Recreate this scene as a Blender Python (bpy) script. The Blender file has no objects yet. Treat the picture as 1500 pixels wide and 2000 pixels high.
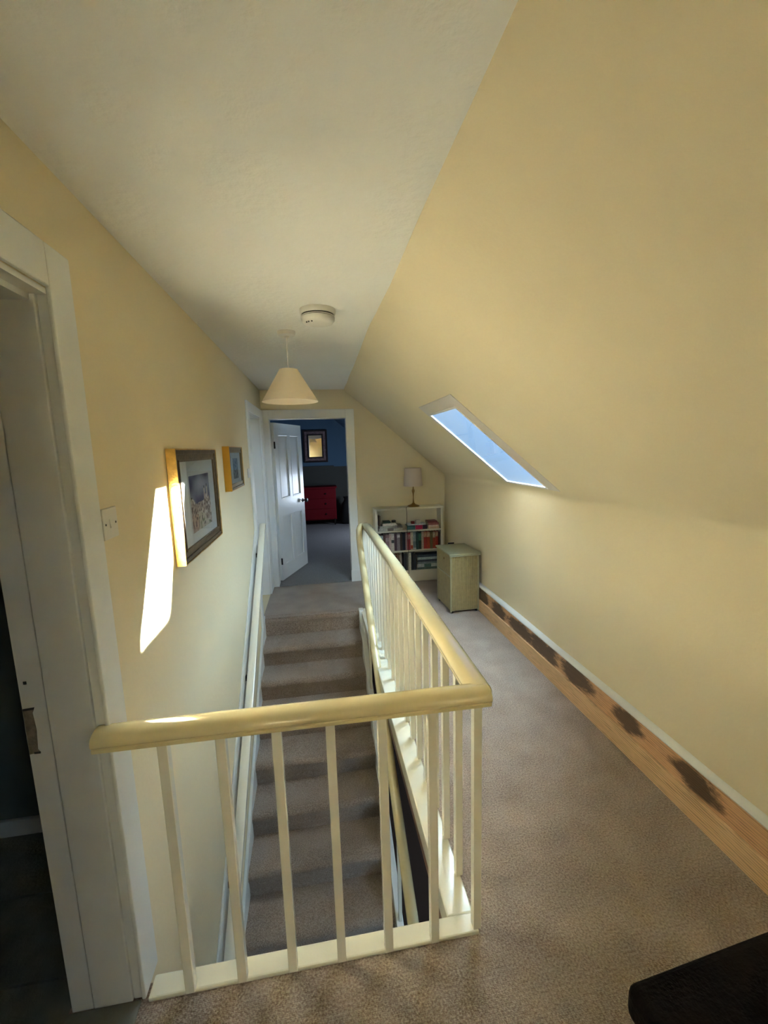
import bpy, bmesh, math, random
from mathutils import Vector, Matrix
random.seed(7)
scene = bpy.context.scene
COL = scene.collection
# ------------------------------------------------------------------ camera
PITCH, YAW, ROLL, FPX = [math.radians(a) for a in (8.48, 8.63, 1.68)] + [837.0]
fw = Vector((math.sin(YAW)*math.cos(PITCH), math.cos(YAW)*math.cos(PITCH), -math.sin(PITCH)))
rt = Vector((math.cos(YAW), -math.sin(YAW), 0)); dn = fw.cross(rt)
r2 = math.cos(ROLL)*rt + math.sin(ROLL)*dn
d2 = -math.sin(ROLL)*rt + math.cos(ROLL)*dn
cam_d = bpy.data.cameras.new('camera'); cam = bpy.data.objects.new('camera', cam_d); COL.objects.link(cam)
rot = Matrix((r2, -d2, -fw)).transposed()
cam.matrix_world = Matrix.Translation((0, 0, 1.6)) @ rot.to_4x4()
cam_d.sensor_fit = 'HORIZONTAL'; cam_d.sensor_width = 36; cam_d.lens = 36*FPX/1500; cam_d.clip_start = 0.02
scene.camera = cam
# ------------------------------------------------------------------ world, sun, daylight
world = bpy.data.worlds.new('sky'); scene.world = world; world.use_nodes = True
bg = world.node_tree.nodes['Background']
bg.inputs[0].default_value = (0.40, 0.68, 1.06, 1); bg.inputs[1].default_value = 1.4
def lamp(name, kind, energy, color, direction, loc=(0, 0, 0), **kw):
    l = bpy.data.lights.new(name, kind); l.energy = energy; l.color = color
    for k, v in kw.items(): setattr(l, k, v)
    o = bpy.data.objects.new(name, l); COL.objects.link(o); o.location = loc
    o.rotation_euler = Vector(direction).to_track_quat('-Z', 'Y').to_euler()
    return o
lamp('sun', 'SUN', 335.0, (0.955, 0.985, 0.92), (-1, -0.628, -0.249), angle=math.radians(0.7))
lamp('sky_glow', 'SUN', 72.0, (0.58, 0.81, 1.0), (-0.76, 0.10, -0.68), angle=math.radians(118))
scene.view_settings.view_transform = 'Standard'; scene.view_settings.look = 'None'
scene.view_settings.gamma = 1; scene.view_settings.use_curve_mapping = False
scene.view_settings.exposure = -0.09
scene.cycles.sample_clamp_indirect = 0; scene.cycles.diffuse_bounces = 7; scene.cycles.max_bounces = 12
# ------------------------------------------------------------------ materials
MATS = {}
def srgb(r, g, b):
    f = lambda c: (c/255/12.92) if c/255 <= .04045 else ((c/255+.055)/1.055)**2.4
    return (f(r), f(g), f(b), 1)
def mat(name, col, rough=.6, metal=0, bump=0, bscale=60, var=0, vscale=3, coat=0, spec=.5, detail=4):
    if name in MATS: return MATS[name]
    m = bpy.data.materials.new(name); m.use_nodes = True; nt = m.node_tree; b = nt.nodes['Principled BSDF']
    b.inputs['Base Color'].default_value = col; b.inputs['Roughness'].default_value = rough
    b.inputs['Metallic'].default_value = metal; b.inputs['Specular IOR Level'].default_value = spec
    if coat: b.inputs['Coat Weight'].default_value = coat; b.inputs['Coat Roughness'].default_value = .12
    tc = nt.nodes.new('ShaderNodeTexCoord')
    if var:
        n = nt.nodes.new('ShaderNodeTexNoise'); n.inputs['Scale'].default_value = vscale; n.inputs['Detail'].default_value = 5
        nt.links.new(tc.outputs['Object'], n.inputs['Vector'])
        r = nt.nodes.new('ShaderNodeValToRGB'); e = r.color_ramp.elements
        e[0].position = .3; e[1].position = .7
        e[0].color = tuple(c*(1-var) for c in col[:3])+(1,); e[1].color = tuple(min(1, c*(1+var)) for c in col[:3])+(1,)
        nt.links.new(n.outputs['Fac'], r.inputs['Fac']); nt.links.new(r.outputs['Color'], b.inputs['Base Color'])
    if bump:
        n = nt.nodes.new('ShaderNodeTexNoise'); n.inputs['Scale'].default_value = bscale; n.inputs['Detail'].default_value = detail
        nt.links.new(tc.outputs['Object'], n.inputs['Vector'])
        bp = nt.nodes.new('ShaderNodeBump'); bp.inputs['Strength'].default_value = bump; bp.inputs['Distance'].default_value = .01
        nt.links.new(n.outputs['Fac'], bp.inputs['Height']); nt.links.new(bp.outputs['Normal'], b.inputs['Normal'])
    MATS[name] = m; return m
M_wall = mat('cream_wall_paint', (.70, .615, .43, 1), .75, bump=.12, bscale=45, var=.03, vscale=1.3, spec=.25)
M_ceil = mat('white_ceiling_paint', (.76, .76, .745, 1), .85, bump=.3, bscale=35, var=.03, vscale=2, spec=.2)
M_wood = mat('white_gloss_woodwork', (.69, .70, .68, 1), .32, bump=.04, bscale=30, var=.04, vscale=3, coat=.3)
M_wood2 = mat('white_gloss_woodwork_far', (.76, .77, .77, 1), .35, bump=.03, bscale=20, coat=.2)
M_cream = mat('cream_gloss_rail_paint', (.74, .64, .38, 1), .16, bump=.05, bscale=9, var=.04, vscale=5, coat=.6)
M_bal = mat('cream_gloss_baluster_paint', (.80, .77, .66, 1), .25, bump=.03, bscale=12, coat=.4)
M_kerb = mat('white_gloss_kerb_paint', (.74, .72, .60, 1), .2, bump=.08, bscale=14, var=.04, vscale=8, coat=.5)
M_brown = mat('bare_floor_edge_wood', (.09, .04, .02, 1), .7, bump=.2)
M_plastic = mat('white_plastic', (.62, .60, .56, 1), .35)
M_dkgrey = mat('dark_slot', (.03, .03, .03, 1), .6)
M_brass = mat('brass', (.30, .20, .09, 1), .3, metal=1)
M_black = mat('black_iron', (.015, .013, .012, 1), .35, metal=.3)
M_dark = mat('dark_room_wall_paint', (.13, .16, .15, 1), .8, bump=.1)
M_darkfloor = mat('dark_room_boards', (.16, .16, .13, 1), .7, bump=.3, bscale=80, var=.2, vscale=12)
M_blue = mat('deep_blue_wall_paint', (.085, .17, .27, 1), .8, bump=.05)
M_grey = mat('brown_grey_panelling_paint', (.060, .062, .055, 1), .7)
M_greycarpet = mat('grey_carpet', (.26, .25, .25, 1), .95, bump=.5, bscale=220, var=.1, vscale=60, spec=.1)
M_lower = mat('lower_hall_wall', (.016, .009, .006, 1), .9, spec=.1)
def carpet(name, a, b_):
    m = bpy.data.materials.new(name); m.use_nodes = True; nt = m.node_tree; p = nt.nodes['Principled BSDF']
    p.inputs['Roughness'].default_value = 1; p.inputs['Specular IOR Level'].default_value = .05
    p.inputs['Sheen Weight'].default_value = .25
    tc = nt.nodes.new('ShaderNodeTexCoord')
    n1 = nt.nodes.new('ShaderNodeTexNoise'); n1.inputs['Scale'].default_value = 150; n1.inputs['Detail'].default_value = 3
    n2 = nt.nodes.new('ShaderNodeTexNoise'); n2.inputs['Scale'].default_value = 5; n2.inputs['Detail'].default_value = 4
    v = nt.nodes.new('ShaderNodeTexVoronoi'); v.inputs['Scale'].default_value = 210; v.inputs['Randomness'].default_value = .55
    for n in (n1, n2, v): nt.links.new(tc.outputs['Object'], n.inputs['Vector'])
    mx = nt.nodes.new('ShaderNodeMath'); mx.operation = 'MULTIPLY_ADD'; mx.inputs[1].default_value = .35
    nt.links.new(n2.outputs['Fac'], mx.inputs[0]); nt.links.new(n1.outputs['Fac'], mx.inputs[2])
    r = nt.nodes.new('ShaderNodeValToRGB'); e = r.color_ramp.elements
    e[0].position = .42; e[0].color = a; e[1].position = .88; e[1].color = b_
    nt.links.new(mx.outputs[0], r.inputs['Fac']); nt.links.new(r.outputs['Color'], p.inputs['Base Color'])
    bp = nt.nodes.new('ShaderNodeBump'); bp.inputs['Strength'].default_value = .7; bp.inputs['Distance'].default_value = .006; bp.invert = True
    nt.links.new(v.outputs['Distance'], bp.inputs['Height']); nt.links.new(bp.outputs['Normal'], p.inputs['Normal'])
    return m
M_carpet = carpet('beige_pink_loop_carpet', (.18, .125, .098, 1), (.47, .38, .315, 1))
M_stair = carpet('beige_stair_carpet', (.19, .135, .10, 1), (.45, .355, .29, 1))
def glass_mat():
    m = bpy.data.materials.new('window_glass'); m.use_nodes = True; nt = m.node_tree
    nt.nodes.remove(nt.nodes['Principled BSDF']); out = nt.nodes['Material Output']
    t = nt.nodes.new('ShaderNodeBsdfTransparent'); g = nt.nodes.new('ShaderNodeBsdfGlossy'); g.inputs['Roughness'].default_value = .02
    lw = nt.nodes.new('ShaderNodeLayerWeight'); lw.inputs['Blend'].default_value = .5
    pw = nt.nodes.new('ShaderNodeMath'); pw.operation = 'POWER'; pw.inputs[1].default_value = 5; nt.links.new(lw.outputs['Facing'], pw.inputs[0])
    f = nt.nodes.new('ShaderNodeMath'); f.operation = 'MULTIPLY_ADD'; f.inputs[1].default_value = .85; f.inputs[2].default_value = .04; nt.links.new(pw.outputs[0], f.inputs[0]); mx = nt.nodes.new('ShaderNodeMixShader')
    nt.links.new(f.outputs[0], mx.inputs[0]); nt.links.new(t.outputs[0], mx.inputs[1]); nt.links.new(g.outputs[0], mx.inputs[2])
    nt.links.new(mx.outputs[0], out.inputs['Surface']); return m
M_glass = glass_mat()
M_mirror = mat('mirror_silver', (.85, .85, .85, 1), .02, metal=1)
# ------------------------------------------------------------------ mesh helpers
def link(name, bm, m, parent=None, smooth=False, kind=None, loc=None, bevel=0, bseg=2):
    me = bpy.data.meshes.new(name); bmesh.ops.recalc_face_normals(bm, faces=bm.faces)
    if loc is None and parent is not None: off = Vector(parent.get('origin', (0, 0, 0)))
    elif loc is not None: off = Vector(loc)
    else:
        off = Vector((0, 0, 0))
    bmesh.ops.translate(bm, verts=bm.verts, vec=-off)
    bm.to_mesh(me); bm.free()
    for x in (m if isinstance(m, (list, tuple)) else [m]): me.materials.append(x)
    if smooth:
        for p in me.polygons: p.use_smooth = True
    o = bpy.data.objects.new(name, me); COL.objects.link(o)
    if parent is not None: o.parent = parent
    elif loc is not None: o.location = off
    if kind: o['kind'] = kind
    if bevel:
        b = o.modifiers.new('bevel', 'BEVEL'); b.width = bevel; b.segments = bseg; b.limit_method = 'ANGLE'; b.angle_limit = math.radians(40)
    if smooth and bevel == 0:
        try:
            me.set_sharp_from_angle(angle=math.radians(45))
        except Exception: pass
    return o
def thing(name, label, cat, loc=(0, 0, 0), rz=0, group=None, kind=None):
    o = bpy.data.objects.new(name, None); COL.objects.link(o); o.location = loc; o.rotation_euler = (0, 0, rz); o.empty_display_size = .05
    # part meshes are given in world coordinates unless the thing is turned
    if rz == 0: o['origin'] = list(loc)
    if label: o['label'] = label
    if cat: o['category'] = cat
    if group: o['group'] = group
    if kind: o['kind'] = kind
    return o
def tag(o, label, cat, group=None):
    o['label'] = label; o['category'] = cat
    if group: o['group'] = group
    return o
def box(bm, x0, x1, y0, y1, z0, z1, mi=0):
    vs = [bm.verts.new((x, y, z)) for x in (x0, x1) for y in (y0, y1) for z in (z0, z1)]
    for f in ((0, 1, 3, 2), (4, 6, 7, 5), (0, 4, 5, 1), (2, 3, 7, 6), (0, 2, 6, 4), (1, 5, 7, 3)):
        fc = bm.faces.new([vs[i] for i in f]); fc.material_index = mi
    return vs
def B(*a):
    bm = bmesh.new(); box(bm, *a); return bm
def prism(bm, pts, axis, a, b, mi=0):
    """pts: 2-D polygon; axis 'x': pts=(y,z); 'y': pts=(x,z); 'z': pts=(x,y)"""
    def P(p, t): return {'x': (t, p[0], p[1]), 'y': (p[0], t, p[1]), 'z': (p[0], p[1], t)}[axis]
    A = [bm.verts.new(P(p, a)) for p in pts]; Z = [bm.verts.new(P(p, b)) for p in pts]
    fs = [bm.faces.new(A), bm.faces.new(Z[::-1])]
    n = len(pts)
    for i in range(n): fs.append(bm.faces.new((A[i], A[(i+1) % n], Z[(i+1) % n], Z[i])))
    for f in fs: f.material_index = mi
def slab(bm, org, U, V, N, us, vs, skip, th):
    """plate with rectangular holes: grid us x vs, cells in skip are open"""
    org, U, V, N = map(Vector, (org, U, V, N)); nu, nv = len(us)-1, len(vs)-1
    pt = {}
    def v(i, j, k):
        if (i, j, k) not in pt: pt[(i, j, k)] = bm.verts.new(org+U*us[i]+V*vs[j]+N*(th*k))
        return pt[(i, j, k)]
    keep = lambda i, j: 0 <= i < nu and 0 <= j < nv and (i, j) not in skip
    for i in range(nu):
        for j in range(nv):
            if not keep(i, j): continue
            bm.faces.new((v(i, j, 0), v(i+1, j, 0), v(i+1, j+1, 0), v(i, j+1, 0)))
            bm.faces.new((v(i, j, 1), v(i, j+1, 1), v(i+1, j+1, 1), v(i+1, j, 1)))
            for di, dj, a, b in ((-1, 0, (i, j), (i, j+1)), (1, 0, (i+1, j), (i+1, j+1)), (0, -1, (i, j), (i+1, j)), (0, 1, (i, j+1), (i+1, j+1))):
                if not keep(i+di, j+dj): bm.faces.new((v(*a, 0), v(*b, 0), v(*b, 1), v(*a, 1)))
def lathe(bm, prof, c=(0, 0, 0), n=32, mi=0):
    rings = []
    for r, z in prof:
        rings.append([bm.verts.new((c[0]+r*math.cos(2*math.pi*k/n), c[1]+r*math.sin(2*math.pi*k/n), c[2]+z)) for k in range(n)] if r > 1e-6 else [bm.verts.new((c[0], c[1], c[2]+z))])
    for a, b in zip(rings, rings[1:]):
        for k in range(n):
            q = [a[k % len(a)], a[(k+1) % len(a)], b[(k+1) % len(b)], b[k % len(b)]]; q2 = []
            for w in q:
                if w not in q2: q2.append(w)
            if len(q2) > 2: bm.faces.new(q2).material_index = mi
def sweep(bm, pts, prof, up=(0, 0, 1), caps=True, mi=0):
    """sweep a 2-D profile (side, up) along pts"""
    pts = [Vector(p) for p in pts]; up = Vector(up); rings = []
    for i, p in enumerate(pts):
        t = ((pts[min(i+1, len(pts)-1)]-pts[max(i-1, 0)])).normalized()
        s = t.cross(up).normalized(); u = s.cross(t).normalized()
        k = 1.0
        if 0 < i < len(pts)-1:
            a = (pts[i]-pts[i-1]).normalized(); k = 1/max(.5, t.dot(a))
        rings.append([bm.verts.new(p+s*(q[0]*k)+u*q[1]) for q in prof])
    n = len(prof)
    for a, b in zip(rings, rings[1:]):
        for k in range(n): bm.faces.new((a[k], a[(k+1) % n], b[(k+1) % n], b[k])).material_index = mi
    if caps:
        bm.faces.new(rings[0]).material_index = mi; bm.faces.new(rings[-1][::-1]).material_index = mi
def circ(r, n=12, sx=1, sy=1): return [(r*sx*math.cos(2*math.pi*k/n), r*sy*math.sin(2*math.pi*k/n)) for k in range(n)]
# ------------------------------------------------------------------ dimensions
XL, XR, ZC, YF = -.595, 1.53, 2.28, 5.08
XE = .338
YB = -2.6                       # back wall behind the camera
ZLOW = -2.38
def slope_z(x): return ZC-.844*(x-XE)
# ================================================================== STRUCTURE
# floor with the stairwell opening
bm = bmesh.new(); slab(bm, (0, 0, 0), (1, 0, 0), (0, 1, 0), (0, 0, -1), [XL-.2, XL-.001, .43, XR+.1], [YB, 1.19, 4.09, YF+.001], {(1, 1), (0, 1), (0, 2)}, .2)
link('floor', bm, M_carpet, kind='structure')
bm = bmesh.new(); box(bm, .38, .4295, 1.19, 4.09, -.22, -.002); box(bm, XL, .38, 4.095, 4.15, -.26, -.21)
link('trim_7', bm, M_brown, kind='structure')
# ceiling
bm = B(XL-.2, .62, YB, YF+.05, ZC, ZC+.12); link('ceiling', bm, M_ceil, kind='structure')
# left wall: grid along y and z with two doorways
bm = bmesh.new()
slab(bm, (XL, 0, 0), (0, 1, 0), (0, 0, 1), (-1, 0, 0), [YB, .35, 1.165, 4.06, 4.82, YF+.05], [ZLOW, 0, 1.96, 1.985, ZC+.1], {(1, 1), (1, 2), (3, 1)}, .19)
link('wall_left', bm, M_wall, kind='structure')
# far wall with bedroom doorway
bm = bmesh.new()
prism(bm, [(XL-.19, -.25), (XR+.01, -.25), (XR+.01, slope_z(XR)), (XE, ZC), (XE-.02, ZC+.1), (XL-.19, ZC+.1), (XL-.19, 1.957), (.352, 1.957), (.352, -.001), (-.514, -.001), (-.514, 1.956), (XL-.19, 1.956)], 'y', YF, YF+.12)
link('wall_far', bm, M_wall, kind='structure')
bm = B(XL-.19, XR+.2, YB-.12, YB, 0, ZC+.1); link('wall_back', bm, M_wall, kind='structure')
# right side: sloping plaster running over a rounded knee into the low wall
prof = [(XE-.12, slope_z(XE-.12)), (.788, slope_z(.788)), (1.50, slope_z(1.50)), (1.515, 1.282), (1.526, 1.258), (XR, 1.225), (XR, .7), (XR, -.25)]
ys = [YB, -1.75, -1.2, -.3, .3, .8, 1.3, 1.8, 2.2, 2.48, 3.27, 3.6, 4.1, 4.6, YF+.06]
bm = bmesh.new(); nrm = []
for i, p in enumerate(prof):
    a = Vector(prof[max(i-1, 0)]); b = Vector(prof[min(i+1, len(prof)-1)]); t = (b-a).normalized(); nrm.append(Vector((-t.y, t.x)) if False else Vector((t.y*-1, t.x)))
vv = {}
def wob(i, j):
    y = ys[j]
    if i in (1, 2, 3, 4, 5) and (2.0 < y < 3.65 or y < -1): return 0
    return .006*math.sin(1.7*y+i*1.3)+.004*math.sin(4.1*y+i)
for i, p in enumerate(prof):
    for j, y in enumerate(ys):
        n2 = nrm[i]; s = wob(i, j)
        for k in (0, 1):
            o = s+(.015 if k else 0); sg = 1 if (n2.x > 0 or n2.y > 0) else -1
            vv[i, j, k] = bm.verts.new((p[0]+sg*n2.x*o, y, p[1]+sg*n2.y*o))
HOLE = {(1, ys.index(2.48)), (1, ys.index(-1.75))}
def kp(i, j): return 0 <= i < len(prof)-1 and 0 <= j < len(ys)-1 and (i, j) not in HOLE
for i in range(len(prof)-1):
    for j in range(len(ys)-1):
        if not kp(i, j): continue
        for k in (0, 1): bm.faces.new((vv[i, j, k], vv[i+1, j, k], vv[i+1, j+1, k], vv[i, j+1, k]))
        for di, dj, a, b in ((-1, 0, (i, j), (i, j+1)), (1, 0, (i+1, j), (i+1, j+1)), (0, -1, (i, j), (i+1, j)), (0, 1, (i, j+1), (i+1, j+1))):
            if not kp(i+di, j+dj): bm.faces.new((vv[a+(0,)], vv[b+(0,)], vv[b+(1,)], vv[a+(1,)]))
link('wall_right', bm, M_wall, kind='structure', smooth=True)
# lower hall seen down the stairwell
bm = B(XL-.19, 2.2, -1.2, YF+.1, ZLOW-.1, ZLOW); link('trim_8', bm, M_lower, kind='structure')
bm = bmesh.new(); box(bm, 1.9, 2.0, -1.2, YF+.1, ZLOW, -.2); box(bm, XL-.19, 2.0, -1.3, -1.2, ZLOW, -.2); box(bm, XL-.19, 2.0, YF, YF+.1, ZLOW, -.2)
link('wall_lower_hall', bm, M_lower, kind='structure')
# ------------------------------------------------------------------ skylight (window_1): flush white frame, bead, pane
sl = Vector((1, 0, -.844)).normalized(); sn = Vector((.844, 0, 1)).normalized()      # down the slope, outward normal
SO = Vector((XE, 0, ZC))
def SP(x, y, o): # point on the slope at horizontal position x, offset o outward
    return Vector((x, y, slope_z(x)))+sn*o
def sbox(bm, xa, xb, ya, yb, oa, ob, mi=0):
    vs = [bm.verts.new(SP(x, y, o)) for x in (xa, xb) for y in (ya, yb) for o in (oa, ob)]
    for f in ((0, 1, 3, 2), (4, 6, 7, 5), (0, 4, 5, 1), (2, 3, 7, 6), (0, 2, 6, 4), (1, 5, 7, 3)): bm.faces.new([vs[i] for i in f]).material_index = mi
M_skyframe = mat('skylight_frame_paint', (.62, .58, .54, 1), .4, bump=.03)
M_bead = mat('white_glazing_bead', (.88, .88, .88, 1), .3, coat=.4)
def rooflight(name, x0, x1, y0, y1, GX0, GX1, GY0, GY1):
    r = thing(name, None, None, tuple(SP(x0, y0, 0)), kind='structure'); w = .009
    for q in ((x0, GX0, y0, y1), (GX1, x1, y0, y1), (GX0, GX1, y0, GY0), (GX0, GX1, GY1, y1)):
        bm = bmesh.new(); sbox(bm, *q, -.003, .001); link('frame_board', bm, M_skyframe, r)
    for q in ((GX0-w, GX0+.002, GY0-w, GY1+w), (GX1-.002, GX1+w, GY0-w, GY1+w), (GX0, GX1, GY0-w, GY0+.002), (GX0, GX1, GY1-.002, GY1+w)):
        bm = bmesh.new(); sbox(bm, *q, -.006, .001); link('glazing_bead', bm, M_bead, r)
    bm = bmesh.new(); sbox(bm, GX0, GX1, GY0, GY1, -.002, .0005); link('pane', bm, M_glass, r)
    return r
rooflight('window_1', .788, 1.50, 2.48, 3.27, .865, 1.482, 2.612, 3.20)
rooflight('window_3', .788, 1.50, -1.75, -1.20, .865, 1.482, -1.57, -1.40)      # its twin over the landing behind the camera
# unseen sun blocker added outside to cut the low sun to a narrow beam
bm = bmesh.new(); prism(bm, [(1.0, 2.14), (4.586, 2.14), (4.80, 2.574), (5.0, 2.98), (6.2, 2.98), (6.2, -3), (1.0, -3)], 'x', 4.0, 4.04)
link('sun_blocker', bm, mat('sun_blocker_grey', (.12, .12, .13, 1), .8, bump=.2), kind='structure')
# ------------------------------------------------------------------ trims and casings
def casing(name, parts, m=M_wood, bev=.004):
    r = thing(name, None, None, kind='structure')
    for p in parts: link('casing_board', B(*p), m, r, bevel=bev)
    return r
c = casing('trim_1', [(XL, XL+.012, 1.150, 1.250, .0, 2.085), (XL, XL+.012, .35, 1.150, 1.986, 2.085), (XL, XL+.012, .25, .35, 0, 2.085)])
link('jamb_board', B(-.618, XL-.0005, 1.158, 1.1655, 0, 1.99), M_wood, c)
link('jamb_board', B(-.725, -.6195, 1.150, 1.1655, 0, 1.985), M_wood, c, bevel=.003)
link('jamb_board', B(-.785, -.7275, 1.153, 1.1655, 0, 1.985), M_wood, c, bevel=.002)
link('head_board', B(-.785, XL, .35, 1.165, 1.972, 1.985), M_wood, c)
link('head_stop', B(-.725, -.63, .35, 1.15, 1.958, 1.972), M_wood, c)
bm = bmesh.new(); prism(bm, [(-.783, .955), (-.757, .957), (-.761, .948), (-.758, .90), (-.762, .845), (-.757, .836), (-.783, .832)], 'y', 1.1522, 1.1535)
link('bare_latch_recess', bm, mat('bare_chipped_wood', (.20, .17, .13, 1), .9, bump=.6, bscale=90, var=.3, vscale=40), c)['label'] = 'chipped bare latch recess'
bm = bmesh.new(); prism(bm, [(-.783, .961), (-.755, .963), (-.757, .957), (-.783, .955)], 'y', 1.1520, 1.1535); box(bm, -.7715, -.764, 1.1520, 1.1535, 1.028, 1.036); box(bm, -.772, -.757, 1.1520, 1.1535, .832, .838)
link('screw_hole', bm, M_dkgrey, c)
# bedroom doorway casing, far wall
casing('trim_2', [(-.594, -.514, YF-.018, YF, 0, 2.06), (.352, .45, YF-.018, YF, 0, 2.06), (-.514, .352, YF-.018, YF, 1.957, 2.06), (.345, .462, YF-.024, YF, 0, .14)], M_wood2)
bm = bmesh.new(); box(bm, -.526, -.5135, YF, YF+.13, 0, 1.957); box(bm, .3515, .364, YF, YF+.13, 0, 1.957); box(bm, -.514, .352, YF, YF+.13, 1.9565, 1.97)
link('trim_3', bm, M_wood2, kind='structure')
# second door in the left wall close to the far corner
casing('trim_4', [(XL, XL+.018, 3.96, 4.06, -.05, 2.05), (XL, XL+.018, 4.82, 5.058, 0, 2.05), (XL, XL+.018, 4.06, 4.82, 1.96, 2.05)], M_wood2)
d2o = thing('door_2', None, None, (XL-.1, 4.06, 0), kind='structure')
link('door_leaf', B(XL-.12, XL-.085, 4.062, 4.818, .008, 1.955), M_wood2, d2o)
link('lining_board', B(XL-.19, XL, 4.806, 4.8205, 0, 1.96), M_wood2, d2o); link('lining_board', B(XL-.19, XL, 4.0595, 4.074, 0, 1.96), M_wood2, d2o); link('lining_board', B(XL-.19, XL, 4.074, 4.806, 1.948, 1.962), M_wood2, d2o)
for (a, b, c0, c1) in ((4.14, 4.40, .2, .85), (4.48, 4.74, .2, .85), (4.14, 4.40, 1.02, 1.85), (4.48, 4.74, 1.02, 1.85)):
    bm = bmesh.new()
    for q in ((a, a+.02, c0, c1), (b-.02, b, c0, c1), (a, b, c0, c0+.02), (a, b, c1-.02, c1)): box(bm, XL-.085, XL-.077, q[0], q[1], q[2], q[3])
    link('panel_moulding', bm, M_wood2, d2o)
# kerbs edging the stairwell
bm = bmesh.new(); box(bm, -.575, .452, 1.142, 1.204, -.085, .011); link('trim_5', bm, M_kerb, kind='structure', bevel=.005)
bm = bmesh.new(); box(bm, .360, .4525, 1.204, 4.115, -.085, .0105); link('trim_6', bm, M_kerb, kind='structure', bevel=.005)
# right skirting: upper board with scorched patches, pale lower board, white cap
def pine(name, base, patches):
    m = bpy.data.materials.new(name); m.use_nodes = True; nt = m.node_tree; p = nt.nodes['Principled BSDF']; p.inputs['Roughness'].default_value = .6
    tc = nt.nodes.new('ShaderNodeTexCoord'); mp = nt.nodes.new('ShaderNodeMapping'); mp.inputs['Scale'].default_value = (1, 1.1, 9)
    n = nt.nodes.new('ShaderNodeTexNoise'); n.inputs['Scale'].default_value = 5; n.inputs['Detail'].default_value = 6; n.inputs['Distortion'].default_value = 1.6
    w = nt.nodes.new('ShaderNodeTexWave'); w.bands_direction = 'Z'; w.inputs['Scale'].default_value = 3.2; w.inputs['Distortion'].default_value = 7; w.inputs['Detail'].default_value = 3; w.inputs['Detail Scale'].default_value = .9
    nt.links.new(tc.outputs['Object'], mp.inputs['Vector']); nt.links.new(mp.outputs[0], n.inputs['Vector']); nt.links.new(mp.outputs[0], w.inputs['Vector'])
    r = nt.nodes.new('ShaderNodeValToRGB'); e = r.color_ramp.elements; e[0].position = .25; e[1].position = .8
    e[0].color = tuple(c*.42 for c in base[:3])+(1,); e[1].color = base
    ad = nt.nodes.new('ShaderNodeMath'); ad.operation = 'MULTIPLY_ADD'; ad.inputs[1].default_value = .45
    nt.links.new(w.outputs['Fac'], ad.inputs[0]); nt.links.new(n.outputs['Fac'], ad.inputs[2]); nt.links.new(ad.outputs[0], r.inputs['Fac'])
    col = r.outputs['Color']
    if patches:
        # scorch marks left by stripping: soft-edged dark ovals along the board
        sep = nt.nodes.new('ShaderNodeSeparateXYZ'); nt.links.new(tc.outputs['Object'], sep.inputs[0])
        nn = nt.nodes.new('ShaderNodeTexNoise'); nn.inputs['Scale'].default_value = 9; nn.inputs['Detail'].default_value = 7; nn.inputs['Roughness'].default_value = .65; nn.inputs['Distortion'].default_value = .8; m2 = nt.nodes.new('ShaderNodeMapping'); m2.inputs['Scale'].default_value = (1, 1, 3.4); nt.links.new(tc.outputs['Object'], m2.inputs['Vector']); nt.links.new(m2.outputs[0], nn.inputs['Vector'])
        acc = None
        for (y, z, sy, sz) in patches:
            dy = nt.nodes.new('ShaderNodeMath'); dy.operation = 'SUBTRACT'; nt.links.new(sep.outputs['Y'], dy.inputs[0]); dy.inputs[1].default_value = y
            dy2 = nt.nodes.new('ShaderNodeMath'); dy2.operation = 'DIVIDE'; nt.links.new(dy.outputs[0], dy2.inputs[0]); dy2.inputs[1].default_value = sy
            dz = nt.nodes.new('ShaderNodeMath'); dz.operation = 'SUBTRACT'; nt.links.new(sep.outputs['Z'], dz.inputs[0]); dz.inputs[1].default_value = z
            dz2 = nt.nodes.new('ShaderNodeMath'); dz2.operation = 'DIVIDE'; nt.links.new(dz.outputs[0], dz2.inputs[0]); dz2.inputs[1].default_value = sz
            p1 = nt.nodes.new('ShaderNodeMath'); p1.operation = 'MULTIPLY'; nt.links.new(dy2.outputs[0], p1.inputs[0]); nt.links.new(dy2.outputs[0], p1.inputs[1])
            p2 = nt.nodes.new('ShaderNodeMath'); p2.operation = 'MULTIPLY_ADD'; nt.links.new(dz2.outputs[0], p2.inputs[0]); nt.links.new(dz2.outputs[0], p2.inputs[1]); nt.links.new(p1.outputs[0], p2.inputs[2])
            if acc is None: acc = p2.outputs[0]
            else:
                mn = nt.nodes.new('ShaderNodeMath'); mn.operation = 'MINIMUM'; nt.links.new(acc, mn.inputs[0]); nt.links.new(p2.outputs[0], mn.inputs[1]); acc = mn.outputs[0]
        jj = nt.nodes.new('ShaderNodeMath'); jj.operation = 'MULTIPLY_ADD'; nt.links.new(nn.outputs['Fac'], jj.inputs[0]); jj.inputs[1].default_value = 3.2; nt.links.new(acc, jj.inputs[2])
        mr = nt.nodes.new('ShaderNodeMapRange'); nt.links.new(jj.outputs[0], mr.inputs['Value']); mr.inputs['From Min'].default_value = 2.25; mr.inputs['From Max'].default_value = 3.0
        mr.inputs['To Min'].default_value = .88; mr.inputs['To Max'].default_value = 0
        mx = nt.nodes.new('ShaderNodeMix'); mx.data_type = 'RGBA'; nt.links.new(mr.outputs[0], mx.inputs['Factor']); nt.links.new(col, mx.inputs[6]); mx.inputs[7].default_value = (.035, .024, .016, 1); col = mx.outputs[2]
    nt.links.new(col, p.inputs['Base Color'])
    return m
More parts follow.
